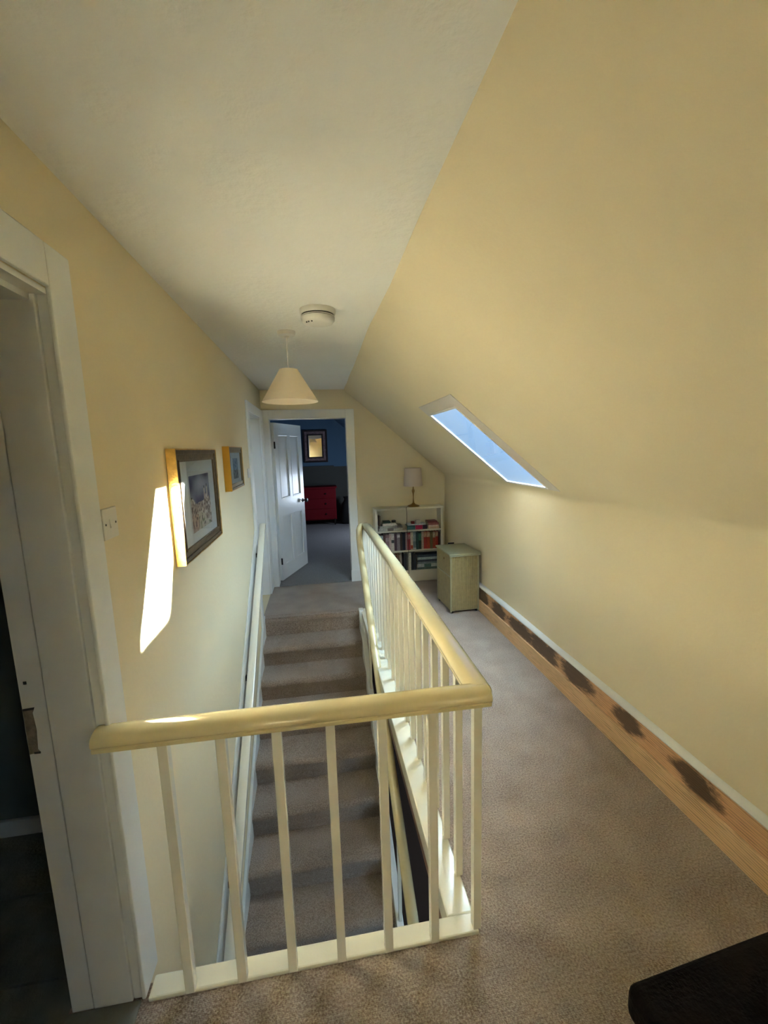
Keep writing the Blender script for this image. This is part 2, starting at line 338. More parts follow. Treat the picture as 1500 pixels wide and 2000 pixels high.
M_pine_up = pine('scorched_pine', (.66, .38, .20, 1), [(3.53, .165, .11, .08), (3.144, .17, .13, .085), (2.748, .165, .13, .085), (2.389, .165, .14, .07), (1.97, .168, .22, .062), (1.63, .176, .20, .07), (1.245, .186, .165, .07), (.80, .18, .11, .05), (.4, .18, .12, .05)])
M_pine_lo = pine('pale_pine', (.70, .46, .25, 1), None)
sk = thing('baseboard_right', None, None, (XR, 1, 0), kind='structure')
link('upper_board', B(1.499, XR+.002, YB, YF, .10, .232), M_pine_up, sk, loc=None)['label'] = 'stripped orange pine board with dark scorch marks'
link('lower_board', B(1.489, XR+.002, YB, YF, 0, .118), M_pine_lo, sk, bevel=.003)['label'] = 'pale stripped pine board'
bm = bmesh.new(); prism(bm, [(1.500, .232), (1.496, .240), (1.500, .250), (1.512, .258), (XR+.004, .262), (XR+.004, .232)], 'y', YB, YF)
link('cap_moulding', bm, M_wood, sk, smooth=True)['label'] = 'white painted cap moulding'
# small room through the near doorway
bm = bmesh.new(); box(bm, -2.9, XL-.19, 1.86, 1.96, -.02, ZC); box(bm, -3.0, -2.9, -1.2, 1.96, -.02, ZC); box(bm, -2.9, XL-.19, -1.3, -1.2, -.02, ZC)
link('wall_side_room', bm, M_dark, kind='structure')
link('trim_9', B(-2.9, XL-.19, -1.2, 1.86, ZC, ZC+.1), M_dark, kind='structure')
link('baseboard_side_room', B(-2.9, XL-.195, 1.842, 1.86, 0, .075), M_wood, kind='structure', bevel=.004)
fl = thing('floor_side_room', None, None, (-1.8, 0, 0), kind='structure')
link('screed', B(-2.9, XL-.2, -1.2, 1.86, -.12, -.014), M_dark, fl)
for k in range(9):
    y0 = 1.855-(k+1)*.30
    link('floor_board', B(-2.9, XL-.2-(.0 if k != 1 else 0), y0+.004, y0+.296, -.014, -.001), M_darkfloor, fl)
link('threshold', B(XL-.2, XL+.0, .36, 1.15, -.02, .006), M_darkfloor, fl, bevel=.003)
# bedroom beyond the far doorway
BY = 9.5
bm = bmesh.new(); box(bm, -3.0, XR+.1, YF+.121, BY, -.12, .012); box(bm, -.5135, .3515, YF-.012, YF+.121, -.02, .012); link('floor_bedroom', bm, M_greycarpet, kind='structure')
bm = bmesh.new(); prism(bm, [(-3.0, 1.235), (XR+.05, 1.235), (XR+.05, slope_z(XR+.05)+.05), (XE-.2, slope_z(XE-.2)+.05), (-3.0, 2.7)], 'y', BY, BY+.1); box(bm, -3.1, -3.0, YF, BY, 1.235, 2.7); box(bm, -3.0, XL-.19, YF+.02, YF+.12, 0, 2.7)
prism(bm, [(XE-.2, slope_z(XE-.2)+.02), (XR+.1, slope_z(XR+.1)+.02), (XR+.25, slope_z(XR+.1)+.02), (XE, slope_z(XE-.2)+.15)], 'y', YF+.06, BY)
link('wall_bedroom', bm, M_blue, kind='structure')
bm = bmesh.new(); box(bm, -3.0, XR+.2, BY, BY+.1, 0, 1.235); box(bm, -3.1, -3.0, YF, BY, 0, 1.235)
box(bm, XR+.05, XR+.15, YF+.06, 7.3, 0, 1.35); box(bm, XR+.05, XR+.15, 8.3, BY, 0, 1.35); box(bm, XR+.05, XR+.15, 7.3, 8.3, 0, .55); box(bm, XR+.05, XR+.15, 7.3, 8.3, 1.2, 1.35)
link('wall_bedroom_panelling', bm, M_grey, kind='structure')
link('trim_10', B(-3.0, .36, BY-.02, BY, 1.225, 1.255), M_grey, kind='structure')
link('ceiling_bedroom', B(-3.0, .22, YF+.12, BY, 2.45, 2.55), M_blue, kind='structure')
wb = thing('window_2', None, None, (XR+.1, 7.3, .55), kind='structure')
bm = bmesh.new()
for q in ((7.3, 7.36, .55, 1.2), (8.24, 8.3, .55, 1.2), (7.77, 7.83, .55, 1.2), (7.3, 8.3, .55, .61), (7.3, 8.3, 1.14, 1.2)): box(bm, XR+.06, XR+.1, *q)
link('window_frame', bm, M_wood, wb)
link('window_blind', B(XR+.11, XR+.13, 7.3, 8.3, .55, 1.2), M_ceil, wb)
lamp('bedroom_daylight', 'AREA', 30.0, (.70, .82, 1.0), (-1, -.25, 0), (XR+.05, 7.8, .88), shape='RECTANGLE', size=.85, size_y=.55)
# ------------------------------------------------------------------ bedroom door leaf, open
H = Vector((-.500, 5.215)); ang = math.atan2(5.985-5.215, -.215+.500)
door = thing('door_1', None, None, (H.x, H.y, .03), ang, kind='structure')     # local x along the leaf, y thickness, visible face at y=-
DW, DH = .82, 1.90
us = [0, .10, .375, .445, .72, DW]; vs = [0, .17, .78, .99, 1.77, DH]
bm = bmesh.new(); slab(bm, (0, -.018, 0), (1, 0, 0), (0, 0, 1), (0, 1, 0), us, vs, {(1, 1), (3, 1), (1, 3), (3, 3)}, .036)
link('door_leaf', bm, M_wood2, door)
for i in (1, 3):
    for j in (1, 3):
        pn = link('door_panel', B(us[i]-.002, us[i+1]+.002, -.006, .006, vs[j]-.002, vs[j+1]+.002), M_wood2, door)
        bm = bmesh.new(); a, b, c0, c1 = us[i], us[i+1], vs[j], vs[j+1]; t = .018
        for q in ((a, a+t, c0, c1), (b-t, b, c0, c1), (a+t, b-t, c0, c0+t), (a+t, b-t, c1-t, c1)): box(bm, q[0], q[1], -.021, -.005, q[2], q[3])
        link('panel_moulding', bm, M_wood2, door, bevel=.004)
bm = bmesh.new(); lathe(bm, [(0, 0), (.026, 0), (.026, .006), (.010, .010), (.010, .035), (.022, .042), (.028, .055), (.024, .068), (0, .074)], n=20)
bmesh.ops.rotate(bm, verts=bm.verts, cent=(0, 0, 0), matrix=Matrix.Rotation(math.pi/2, 3, 'X')); bmesh.ops.translate(bm, verts=bm.verts, vec=(DW-.06, -.018, .90))
link('door_knob', bm, M_black, door, smooth=True)['label'] = 'dark round door knob'
bm = bmesh.new(); box(bm, -.004, .003, -.03, -.012, 1.60, 1.68); box(bm, -.004, .003, -.03, -.012, .2, .28); link('hinge', bm, M_black, door)
# ================================================================== STAIRS
g, h, y0 = .264, .182, 4.102
st = thing('staircase', 'carpeted staircase descending from the far landing towards the camera', 'stairs', (-.12, y0, -.18))
NS = 12
for k in range(0, NS+1):
    yk = y0-(k-1)*g if k else y0+.001; zk = -k*h; yn = (y0-k*g)-.018
    yb = yk if k else 4.13
    p = [(yb+.02, zk-.05), (yb+.02, zk+.006), (yb-.004, zk+.002), (yb-.03, zk-.001), ((yb+yn)/2, zk-.002), (yn+.05, zk-.003)]
    for a in range(1, 7):
        t = a/6*math.pi/2*1.2; p.append((yn+.034-.038*math.sin(t), zk-.042+.038*math.cos(t)))
    p += [(y0-k*g-.006, zk-.075), (y0-k*g+.002, zk-h+.01), (y0-k*g+.004, zk-h-.002), (y0-k*g+.045, zk-h-.002), (y0-k*g+.045, zk-.05)]
    bm = bmesh.new(); prism(bm, p, 'x', -.574 if k else -.592, .336 if k else .358)
    link('step', bm, M_stair, st, smooth=True)
def stringer(xa, xb, rise, mm=M_wood):
    ln = lambda y: -h+(y-(y0-g))*h/g
    bm = bmesh.new(); prism(bm, [(y0+.0, ln(y0)+rise-.03), (y0-.05, ln(y0-.05)+rise), (.95, ln(.95)+rise), (.95, ln(.95)-.28), (y0, ln(y0)-.28)], 'x', xa, xb)
    link('stringer', bm, mm, st, bevel=.003)
stringer(-.594, -.574, .055); stringer(.336, .378, .055)
# wall handrail (left), flat painted rail on a backing board
SLP = .76
lh = thing('stair_handrail', 'pale flat handrail running down the left wall of the stairs', 'handrail', (XL, 4.1, .85))
rail = lambda y, x, z0: Vector((x, y, z0+SLP*(y-4.1)))
bm = bmesh.new(); sweep(bm, [rail(4.17, -.543, .855), rail(4.13, -.543, .862), rail(1.3, -.543, .862)], [(-.026, -.018), (.026, -.018), (.028, -.006), (.027, .012), (.018, .018), (-.018, .018), (-.027, .012), (-.028, -.006)])
link('rail', bm, M_bal, lh, smooth=True)
bm = bmesh.new(); prism(bm, [(4.02, .93), (3.97, .91), (1.25, 1.01+SLP*(1.25-4.1)-.075), (1.25, .68+SLP*(1.25-4.1)), (4.02, .66)], 'x', XL, XL+.010)
link('backing_board', bm, M_wood, lh, bevel=.003)
for yy in (3.9, 3.0, 2.1, 1.5):
    p = rail(yy, -.543, .862); link('bracket', B(XL+.008, -.535, yy-.012, yy+.012, p.z-.05, p.z-.014), M_black, lh)
# inner stair handrail (right), round
rh = thing('stair_handrail', 'round cream handrail sloping down the open right side of the stairs', 'handrail', (.36, 4.1, .84))
S2 = .69; R2 = lambda y, dz=0: Vector((.362, y, .80+S2*(y-4.1)+dz))
bm = bmesh.new(); sweep(bm, [(.405, 4.135, .845), (.385, 4.10, .845), (.368, 4.06, .822), (.362, 4.0, .765)]+[R2(y) for y in (3.9, 3.2, 2.4, 1.6, 1.22)], circ(.030, 14, 1, 1.15))
link('rail', bm, M_cream, rh, smooth=True)
for yy in (3.4, 2.2): 
    p = R2(yy); link('bracket', B(.352, .372, yy-.01, yy+.01, -h+(yy-(y0-g))*h/g+.03, p.z-.02), M_bal, rh)
# ================================================================== BALUSTRADE
bl = thing('balustrade', 'cream gloss balustrade of square spindles guarding the stairwell', 'balustrade', (.45, 1.147, 0))
rp = [(-.033, -.024), (.033, -.024), (.035, -.014), (.032, -.011), (.0385, -.004), (.0385, .006), (.034, .016), (.023, .023), (.009, .026), (-.009, .026), (-.023, .023), (-.034, .016), (-.0385, .006), (-.0385, -.004), (-.032, -.011), (-.035, -.014)]
ZR = .859
bm = bmesh.new(); sweep(bm, [(-.612, 1.140, ZR+.006), (-.2, 1.142, ZR+.003), (.475, 1.145, ZR-.002)], rp)
link('handrail', bm, M_cream, bl, smooth=True)
bm = bmesh.new(); sweep(bm, [(.452, 1.150, ZR-.001), (.455, 1.6, ZR), (.457, 2.6, ZR), (.450, 3.6, ZR), (.445, 4.05, ZR), (.430, 4.125, ZR-.004), (.405, 4.15, ZR-.012)], rp)
link('handrail', bm, M_cream, bl, smooth=True)
bx0 = [-.4535+.1505*k for k in range(6)]
pos = [(x, 1.147) for x in bx0]+[(.447, 1.162)]+[(.447, 1.19+.1545*k) for k in range(1, 19)]
bm = B(-.0135, .0135, -.0135, .0135, 0, .80)
me0 = None
for i, (x, y) in enumerate(pos):
    if me0 is None:
        o = link('baluster', bm, M_bal, None, bevel=.002); me0 = o; o.parent = bl; 
    else:
        o = me0.copy(); COL.objects.link(o); o.parent = bl
    o.location = Vector((x, y, .010))-Vector(bl['origin'])
    o.scale.z = (.828)/.80
nb = bmesh.new(); box(nb, .405, .45, 4.105, 4.15, .005, .835); link('newel_post', nb, M_bal, bl, bevel=.004)
# ================================================================== WALL FITTINGS
def picture(name, label, y0_, y1_, z0_, z1_, fr, depth, printrect, painter, metal, front):
    r = thing(name, label, 'picture', (XL, (y0_+y1_)/2, z0_), group=None)
    X0 = XL+.002; X1 = XL+depth
    for nm, pts in (('frame_side', [(y0_, z0_), (y0_, z1_), (y0_+fr, z1_-fr), (y0_+fr, z0_+fr)]), ('frame_side', [(y1_, z0_), (y1_, z1_), (y1_-fr, z1_-fr), (y1_-fr, z0_+fr)]),
                    ('frame_side', [(y0_, z1_), (y1_, z1_), (y1_-fr, z1_-fr), (y0_+fr, z1_-fr)]), ('frame_side', [(y0_, z0_), (y1_, z0_), (y1_-fr, z0_+fr), (y0_+fr, z0_+fr)])):
        bm = bmesh.new(); cx = sum(p[0] for p in pts)/4
        # moulded section: high outer edge, groove, raised inner lip
        def ring(f0, f1, xa, xb, pts=pts):
            q = [Vector(pts[0]).lerp(Vector(pts[3]), f0), Vector(pts[1]).lerp(Vector(pts[2]), f0), Vector(pts[1]).lerp(Vector(pts[2]), f1), Vector(pts[0]).lerp(Vector(pts[3]), f1)]
            prism(bm, [(a.x, a.y) for a in q], 'x', xa, xb)
        ring(.10, .42, X0, X1-.003); ring(.42, .86, X0, X1-.009); ring(.86, 1, X0, X1-.004)
        g2 = bmesh.new(); keep = bm; bm = g2; ring(0, .10, X0, X1); bm = keep
        sd = link(nm, bm, front, r, bevel=.0015); link('gilt_edge', g2, metal, sd, loc=tuple(r['origin']))
    iy0, iy1, iz0, iz1 = y0_+fr-.002, y1_-fr+.002, z0_+fr-.002, z1_-fr+.002
    link('mount', B(X0, X1-.014, iy0, iy1, iz0, iz1), mat('picture_mount_card', (.56, .60, .60, 1), .7), r)
    a, b, c_, d_ = printrect; NY, NZ = 56, 80
    bm = bmesh.new(); cl = bm.loops.layers.float_color.new('paint'); gv = [[bm.verts.new((X1-.0135, a+(b-a)*i/NY, c_+(d_-c_)*j/NZ)) for j in range(NZ+1)] for i in range(NY+1)]
    for i in range(NY):
        for j in range(NZ):
            f = bm.faces.new((gv[i][j], gv[i+1][j], gv[i+1][j+1], gv[i][j+1])); cc = painter((i+.5)/NY, (j+.5)/NZ)
            for l in f.loops: l[cl] = cc
    link('print', bm, paint_mat(), r)
    link('glass', B(X1-.0105, X1-.010, iy0, iy1, iz0, iz1), M_glass, r)
    return r
def paint_mat():
    if 'paint' in MATS: return MATS['paint']
    m = bpy.data.materials.new('watercolour_paint'); m.use_nodes = True; nt = m.node_tree; p = nt.nodes['Principled BSDF']; p.inputs['Roughness'].default_value = .7
    a = nt.nodes.new('ShaderNodeVertexColor'); a.layer_name = 'paint'; nt.links.new(a.outputs[0], p.inputs['Base Color']); MATS['paint'] = m; return m
from mathutils import noise as mn_
def nz(u, v, s, o=0): return mn_.noise(Vector((u*s, v*s, o)))
def mixc(a, b, t): t = max(0, min(1, t)); return tuple(a[i]*(1-t)+b[i]*t for i in range(3))
def town(u, v):      # town scene: dark blue sky, two slim towers, jumbled roofs, pale street
    sky_t = nz(u, v, 3, 1)*.6+.5+.25*(v-.6)*2
    c = mixc((.42, .45, .52), (.03, .04, .12), sky_t*1.4-.1)
    roof = .50+.10*nz(u, 0, 5, 3)+.12*(1 if u < .22 else 0)*(1-u/.22)+(.10 if .70 < u < .95 else 0)
    for tu, tw, th in ((.70, .035, .74), (.84, .035, .76)):
        if abs(u-tu) < tw and v < th: c = (.50, .46, .42)
        if (u-tu)**2*2.2+(v-th-.01)**2 < .0009: c = (.02, .02, .03)
    if v < roof:
        n1 = nz(u, v*1.4, 14, 5); n2 = nz(u*1.5, v, 6, 8)
        c = mixc((.50, .44, .38), (.16, .11, .10), .5+n1*1.3)
        if n2 > .25: c = (.58, .54, .50)
        if v < .32 and u > .25 and u*.9+v < .75+.3*nz(u, v, 4, 2): c = mixc((.52, .50, .42), (.10, .16, .07), nz(u, v, 11, 4)*1.5)
        if v < .3 and u < .3: c = mixc((.50, .38, .30), (.18, .10, .09), .3+n1)
        if nz(u*2, v*.6, 12, 9) > .42: c = (.05, .04, .05)
    return (*c, 1)
def small(u, v):
    c = mixc((.30, .33, .38), (.08, .09, .11), .5+nz(u, v, 7, 12)*1.4); return (*c, 1)
M_gold = mat('gold_leaf_frame', (.60, .37, .10, 1), .34, metal=.75, bump=.25, bscale=120, var=.3, vscale=25)
M_gilt2 = mat('orange_gilt_frame', (.62, .34, .05, 1), .3, metal=.6, bump=.15, bscale=60)
M_bronze = mat('dark_bronze_frame_front', (.115, .085, .05, 1), .4, metal=.35, bump=.2, bscale=120, var=.3, vscale=25); M_bronze2 = mat('olive_gilt_frame_front', (.16, .11, .04, 1), .4, metal=.35, bump=.15)
picture('framed_picture', 'larger gold framed town watercolour hanging nearest the light switch', 1.83, 2.53, 1.140, 1.622, .055, .040, (2.02, 2.37, 1.24, 1.50), town, M_gold, M_bronze)
picture('framed_picture', 'smaller gilt framed picture hanging nearer the far doorway', 2.88, 3.37, 1.350, 1.640, .042, .045, (3.04, 3.22, 1.42, 1.56), small, M_gilt2, M_bronze2)
sw = thing('light_switch', 'white square light switch plate beside the near door frame', 'light switch', (XL, 1.30, 1.36))
link('plate', B(XL, XL+.008, 1.262, 1.349, 1.368, 1.456), M_plastic, sw, bevel=.003)
bm = bmesh.new(); prism(bm, [(XL+.008, 1.398), (XL+.012, 1.400), (XL+.009, 1.424), (XL+.008, 1.424)], 'y', 1.298, 1.313); link('rocker', bm, M_plastic, sw)
for yy in (1.276, 1.335):
    bm = bmesh.new(); lathe(bm, [(0, 0), (.0035, 0), (.003, .001), (0, .0012)], n=10); bmesh.ops.rotate(bm, verts=bm.verts, cent=(0, 0, 0), matrix=Matrix.Rotation(math.pi/2, 3, 'Y')); bmesh.ops.translate(bm, verts=bm.verts, vec=(XL+.008, yy, 1.411))
    link('screw', bm, M_dkgrey, sw)
s2 = thing('light_switch', 'small white wall switch just before the far left door frame', 'light switch', (XL, 3.86, 1.37))
link('plate', B(XL, XL+.010, 3.82, 3.90, 1.38, 1.46), M_plastic, s2, bevel=.003); link('rocker', B(XL+.010, XL+.013, 3.852, 3.868, 1.408, 1.432), M_plastic, s2)
# ------------------------------------------------------------------ ceiling fittings
sm = thing('smoke_alarm', 'round white smoke alarm on the ceiling', 'smoke alarm', (.045, 2.25, ZC))
c0 = (.040, 2.25, ZC)
bm = bmesh.new(); lathe(bm, [(0, 0), (.088, 0), (.088, -.010), (.085, -.022), (.083, -.024), (0, -.024)], c0, 40); link('base', bm, M_plastic, sm, smooth=True)
bm = bmesh.new(); lathe(bm, [(0, -.024), (.079, -.024), (.079, -.030), (0, -.030)], c0, 40); link('vent_slot', bm, M_dkgrey, sm)
bm = bmesh.new(); lathe(bm, [(0, -.030), (.082, -.030), (.082, -.033), (.080, -.034), (0, -.034)], c0, 40); link('vent_ring', bm, M_plastic, sm)
bm = bmesh.new(); lathe(bm, [(0, -.034), (.078, -.034), (.078, -.037), (0, -.037)], c0, 40); link('vent_slot', bm, M_dkgrey, sm)
bm = bmesh.new(); lathe(bm, [(0, -.037), (.083, -.037), (.082, -.050), (.072, -.062), (.050, -.067), (0, -.068)], c0, 40); link('body', bm, M_plastic, sm, smooth=True)
bm = bmesh.new()
for dx, dy in ((-.055, -.035), (-.045, -.045), (-.03, -.055)): lathe(bm, [(0, -.0635), (.003, -.0635), (.003, -.069), (0, -.069)], (c0[0]+dx, c0[1]+dy, ZC), 8)
link('indicator', bm, M_dkgrey, sm)
pc = (-.137, 2.65, ZC)
pd = thing('pendant_light', 'ceiling pendant light with a cream cone shade over the stairs', 'light', pc)
bm = bmesh.new(); lathe(bm, [(0, 0), (.052, 0), (.052, -.008), (.048, -.022), (.016, -.026), (.012, -.034), (0, -.034)], pc, 32); link('ceiling_rose', bm, M_plastic, pd, smooth=True)
bm = bmesh.new(); lathe(bm, [(0, -.03), (.0032, -.03), (.0032, -.225), (0, -.225)], pc, 8); link('cord', bm, M_plastic, pd)
bm = bmesh.new(); lathe(bm, [(0, -.215), (.016, -.215), (.018, -.23), (.020, -.27), (.014, -.285), (0, -.285)], pc, 20); link('lamp_holder', bm, M_plastic, pd, smooth=True)
bm = bmesh.new(); lathe(bm, [(0, -.285), (.012, -.285), (.026, -.31), (.029, -.33), (.022, -.35), (0, -.36)], pc, 20); link('bulb', bm, mat('bulb_glass', (.8, .8, .78, 1), .2), pd, smooth=True)
def shade_mat(name, col, tr=.5):
    m = bpy.data.materials.new(name); m.use_nodes = True; nt = m.node_tree; p = nt.nodes['Principled BSDF']; p.inputs['Base Color'].default_value = col; p.inputs['Roughness'].default_value = .8
    t = nt.nodes.new('ShaderNodeBsdfTranslucent'); t.inputs[0].default_value = col; mx = nt.nodes.new('ShaderNodeMixShader'); mx.inputs[0].default_value = tr
    nt.links.new(p.outputs[0], mx.inputs[1]); nt.links.new(t.outputs[0], mx.inputs[2]); nt.links.new(mx.outputs[0], nt.nodes['Material Output'].inputs['Surface']); return m
M_shade = shade_mat('cream_fabric_shade', (.90, .80, .66, 1), .22); M_shade2 = shade_mat('pinkish_drum_shade', (.72, .62, .56, 1), .3)
bm = bmesh.new(); lathe(bm, [(.052, -.210), (.163, -.394), (.1615, -.395), (.0505, -.2105), (.052, -.210)], pc, 48); link('lamp_shade', bm, M_shade, pd, smooth=True)
for k in range(3):
    bm = bmesh.new(); a = k*2*math.pi/3+.4; sweep(bm, [(pc[0]+.016*math.cos(a), pc[1]+.016*math.sin(a), ZC-.222), (pc[0]+.052*math.cos(a), pc[1]+.052*math.sin(a), ZC-.214)], circ(.0015, 6)); link('shade_wire', bm, M_brass, pd)
# ================================================================== BOOKCASE, LAMP, BOOKS
BX0, BX1, BYF, BYB, BH = .632, 1.452, 4.875, 5.06, .902
bc = thing('bookcase', 'low white three-shelf bookcase against the far wall', 'bookcase', ((BX0+BX1)/2, 4.97, 0))
M_bc = mat('cream_white_bookcase_paint', (.62, .58, .48, 1), .45, bump=.03)
for x in (BX0, BX1-.03): link('side_panel', B(x, x+.03, BYF, BYB, 0, BH-.022), M_bc, bc, bevel=.002)
link('top', B(BX0-.006, BX1+.006, BYF-.006, BYB, BH-.022, BH), M_bc, bc, bevel=.003)
SH = [.138, .388, .632]
for s in SH: link('shelf', B(BX0+.03, BX1-.03, BYF+.004, BYB-.008, s-.018, s), M_bc, bc, bevel=.001)
link('plinth', B(BX0+.03, BX1-.03, BYF+.012, BYF+.028, 0, .12), M_bc, bc); link('back_panel', B(BX0+.03, BX1-.03, BYB-.008, BYB, .12, BH-.022), M_bc, bc)
M_page = mat('book_pages', (.55, .50, .40, 1), .9)
def cover(c):
    k = 'book_cover_%02d_%02d_%02d' % tuple(int(v*99) for v in c[:3])
    if k not in MATS: mat(k, tuple(c[:3])+(1,), .55, var=.25, vscale=50)
    return MATS[k]
def book(label, w, d, hh, col, loc, lean=0, flat=0, rz=0, group='books', band=None):
    """upright: spine faces the room (-y); w thickness, d depth, hh height"""
    bm = bmesh.new(); t = .0025
    box(bm, -w/2, w/2, 0, t, 0, hh, 0); box(bm, -w/2, -w/2+t, t, d, 0, hh, 0); box(bm, w/2-t, w/2, t, d, 0, hh, 0); box(bm, -w/2+t, w/2-t, t, d-.004, .003, hh-.003, 1)
    if band: box(bm, -w/2+.001, w/2-.001, -.0006, .0005, hh*band[0], hh*band[1], 2)
    if flat: bmesh.ops.rotate(bm, verts=bm.verts, cent=(0, 0, 0), matrix=Matrix.Rotation(math.pi/2, 3, 'Y')); bmesh.ops.translate(bm, verts=bm.verts, vec=(-hh/2, 0, w/2))
    if lean:
        bmesh.ops.rotate(bm, verts=bm.verts, cent=(0, 0, 0), matrix=Matrix.Rotation(lean, 3, 'Y'))
        mz = min(v.co.z for v in bm.verts); bmesh.ops.translate(bm, verts=bm.verts, vec=(0, 0, -mz))
    ms = [cover(col), M_page]+([cover(band[2])] if band else [])
    me = bpy.data.meshes.new('book'); bmesh.ops.recalc_face_normals(bm, faces=bm.faces); bm.to_mesh(me); bm.free()
    for m in ms: me.materials.append(m)
    o = bpy.data.objects.new('book', me); COL.objects.link(o); o.location = loc; o.rotation_euler.z = rz
    tag(o, label, 'book', group); return o
# middle shelf, left to right: (label, width, height, colour, band)
WHT = (.55, .50, .46); RED = (.33, .03, .02)
mid = [
 ('thin teal book at the left end of the middle shelf', .014, .20, (.02, .10, .13), None),
 ('wider light blue-grey book second from the left, middle shelf', .032, .19, (.22, .28, .31), (.1, .4, (.05, .10, .14))),
 ('dark brown book third from the left, middle shelf', .024, .205, (.05, .02, .02), None),
 ('dusty mauve book left of the white spines, middle shelf', .036, .20, (.24, .15, .16), (.6, .8, (.35, .28, .28))),
 ('slim pale pink book, middle shelf', .020, .212, (.48, .36, .34), None),
 ('white book with a dark label, left part of the middle shelf', .030, .212, (.55, .50, .47), (.45, .62, (.06, .06, .07))),
 ('dark plum book right of the white one, middle shelf', .026, .205, (.10, .05, .07), None),
 ('grey-mauve book with white lettering bands, middle shelf', .032, .21, (.25, .20, .22), (.75, .9, (.55, .5, .5))),
 ('brownish black book in the centre left of the middle shelf', .022, .205, (.05, .03, .025), None),
 ('navy black thick book at the centre of the middle shelf', .030, .215, (.01, .012, .025), None),
 ('slim mauve-grey book left of the crimson one, middle shelf', .018, .21, (.28, .20, .22), None),
 ('crimson book with a pink top, centre of the middle shelf', .034, .21, (.30, .03, .05), (.62, .9, (.38, .16, .18))),
 ('cream book right of the crimson one, middle shelf', .026, .215, (.58, .50, .42), (.05, .25, (.35, .06, .03))),
 ('light blue-white book, centre right of the middle shelf', .032, .22, (.36, .42, .48), (.1, .45, (.16, .22, .26))),
 ('dark teal book, centre right of the middle shelf', .022, .21, (.02, .07, .07), None),
 ('black-green book with a green stripe, middle shelf', .030, .215, (.01, .03, .02), (.5, .9, (.04, .16, .10))),
 ('beige book left of the red pair, middle shelf', .024, .215, (.38, .30, .24), None),
 ('orange-red book with a cream top, first of the red pair', .032, .21, RED, (.68, .97, (.42, .25, .14))),
 ('orange-red book with a cream top, second of the red pair', .032, .21, (.36, .05, .02), (.68, .97, (.45, .30, .18))),
 ('olive-brown book between the two pairs of red books', .028, .212, (.13, .10, .04), None),
 ('cream-topped red book near the right end, middle shelf', .028, .212, (.32, .05, .02), (.62, .97, (.42, .33, .22))),
 ('red book second from the right end, middle shelf', .026, .208, (.34, .03, .02), (.7, .97, (.36, .24, .15))),
 ('dark maroon book at the right end of the middle shelf', .018, .20, (.06, .015, .015), None)]
x = BX0+.036; tot = sum(m[1] for m in mid); sc = (BX1-BX0-.074)/tot
for (lb, w, hh, c_, bd) in mid:
    w *= sc; book(lb, w-.0012, .13, hh, c_, (x+w/2, BYF+.022+random.uniform(0, .008), SH[1]), band=bd, group='books on the middle shelf'); x += w
low = [
 ('dark spine at the far left of the bottom shelf', .03, .20, (.04, .03, .03), 0), ('navy book second on the bottom shelf', .03, .20, (.03, .04, .08), 0), ('maroon book third on the bottom shelf', .03, .19, (.12, .02, .03), 0),
 ('black book left of the blue-grey one, bottom shelf', .025, .20, (.015, .015, .02), 0), ('slate blue-grey book, left part of the bottom shelf', .036, .195, (.16, .20, .26), 0),
 ('lilac-grey book, left part of the bottom shelf', .028, .19, (.26, .24, .27), 0), ('mauve-brown book beside the rust one, bottom shelf', .024, .185, (.14, .08, .08), .06),
 ('rust-red leaning book on the bottom shelf', .026, .19, (.20, .05, .02), .09), ('brown leaning book on the bottom shelf', .024, .195, (.12, .06, .03), .10), ('slim beige leaning book on the bottom shelf', .016, .195, (.42, .32, .22), .11)]
x = BX0+.034
for (lb, w, hh, c_, ln) in low:
    book(lb, w-.002, .13, hh, c_, (x+w/2, BYF+.022, SH[0]), lean=-ln, group='books on the bottom shelf'); x += w+(.001 if not ln else .0035)
x += .012
for (lb, w, hh, c_) in (('black book left of the cream one, bottom shelf', .030, .205, (.02, .018, .02)), ('dark grey-green book left of the cream one, bottom shelf', .020, .20, (.05, .05, .045)), ('thick cream book standing in the bottom shelf', .040, .215, (.60, .56, .44)),
                        ('black thick book right of the cream one', .034, .215, (.012, .012, .015)), ('blue-black book beside the lying pile', .026, .205, (.015, .02, .035))):
    book(lb, w-.002, .13, hh, c_, (x+w/2, BYF+.022, SH[0]), group='books on the bottom shelf'); x += w
xs = (x+.012+BX1-.034)/2; zz = SH[0]; wid = BX1-.036-(x+.010)
for (lb, t, c_, bd) in (('green-grey book at the bottom of the lying pile', .026, (.10, .14, .12), None), ('white book with teal patches in the lying pile', .042, (.46, .50, .50), (.3, .6, (.08, .16, .15))), ('grey-blue book low in the lying pile', .026, (.20, .25, .28), None),
                        ('dark slate book in the middle of the lying pile', .024, (.06, .07, .10), None), ('pale blue book near the top of the lying pile', .032, (.34, .44, .48), None), ('navy book on top of the lying pile', .028, (.04, .06, .10), None)):
    book(lb, t-.001, .135, wid-random.uniform(0, .02), c_, (xs, BYF+.02+random.uniform(0, .01), zz), flat=1, band=bd, group='lying books on the bottom shelf'); zz += t
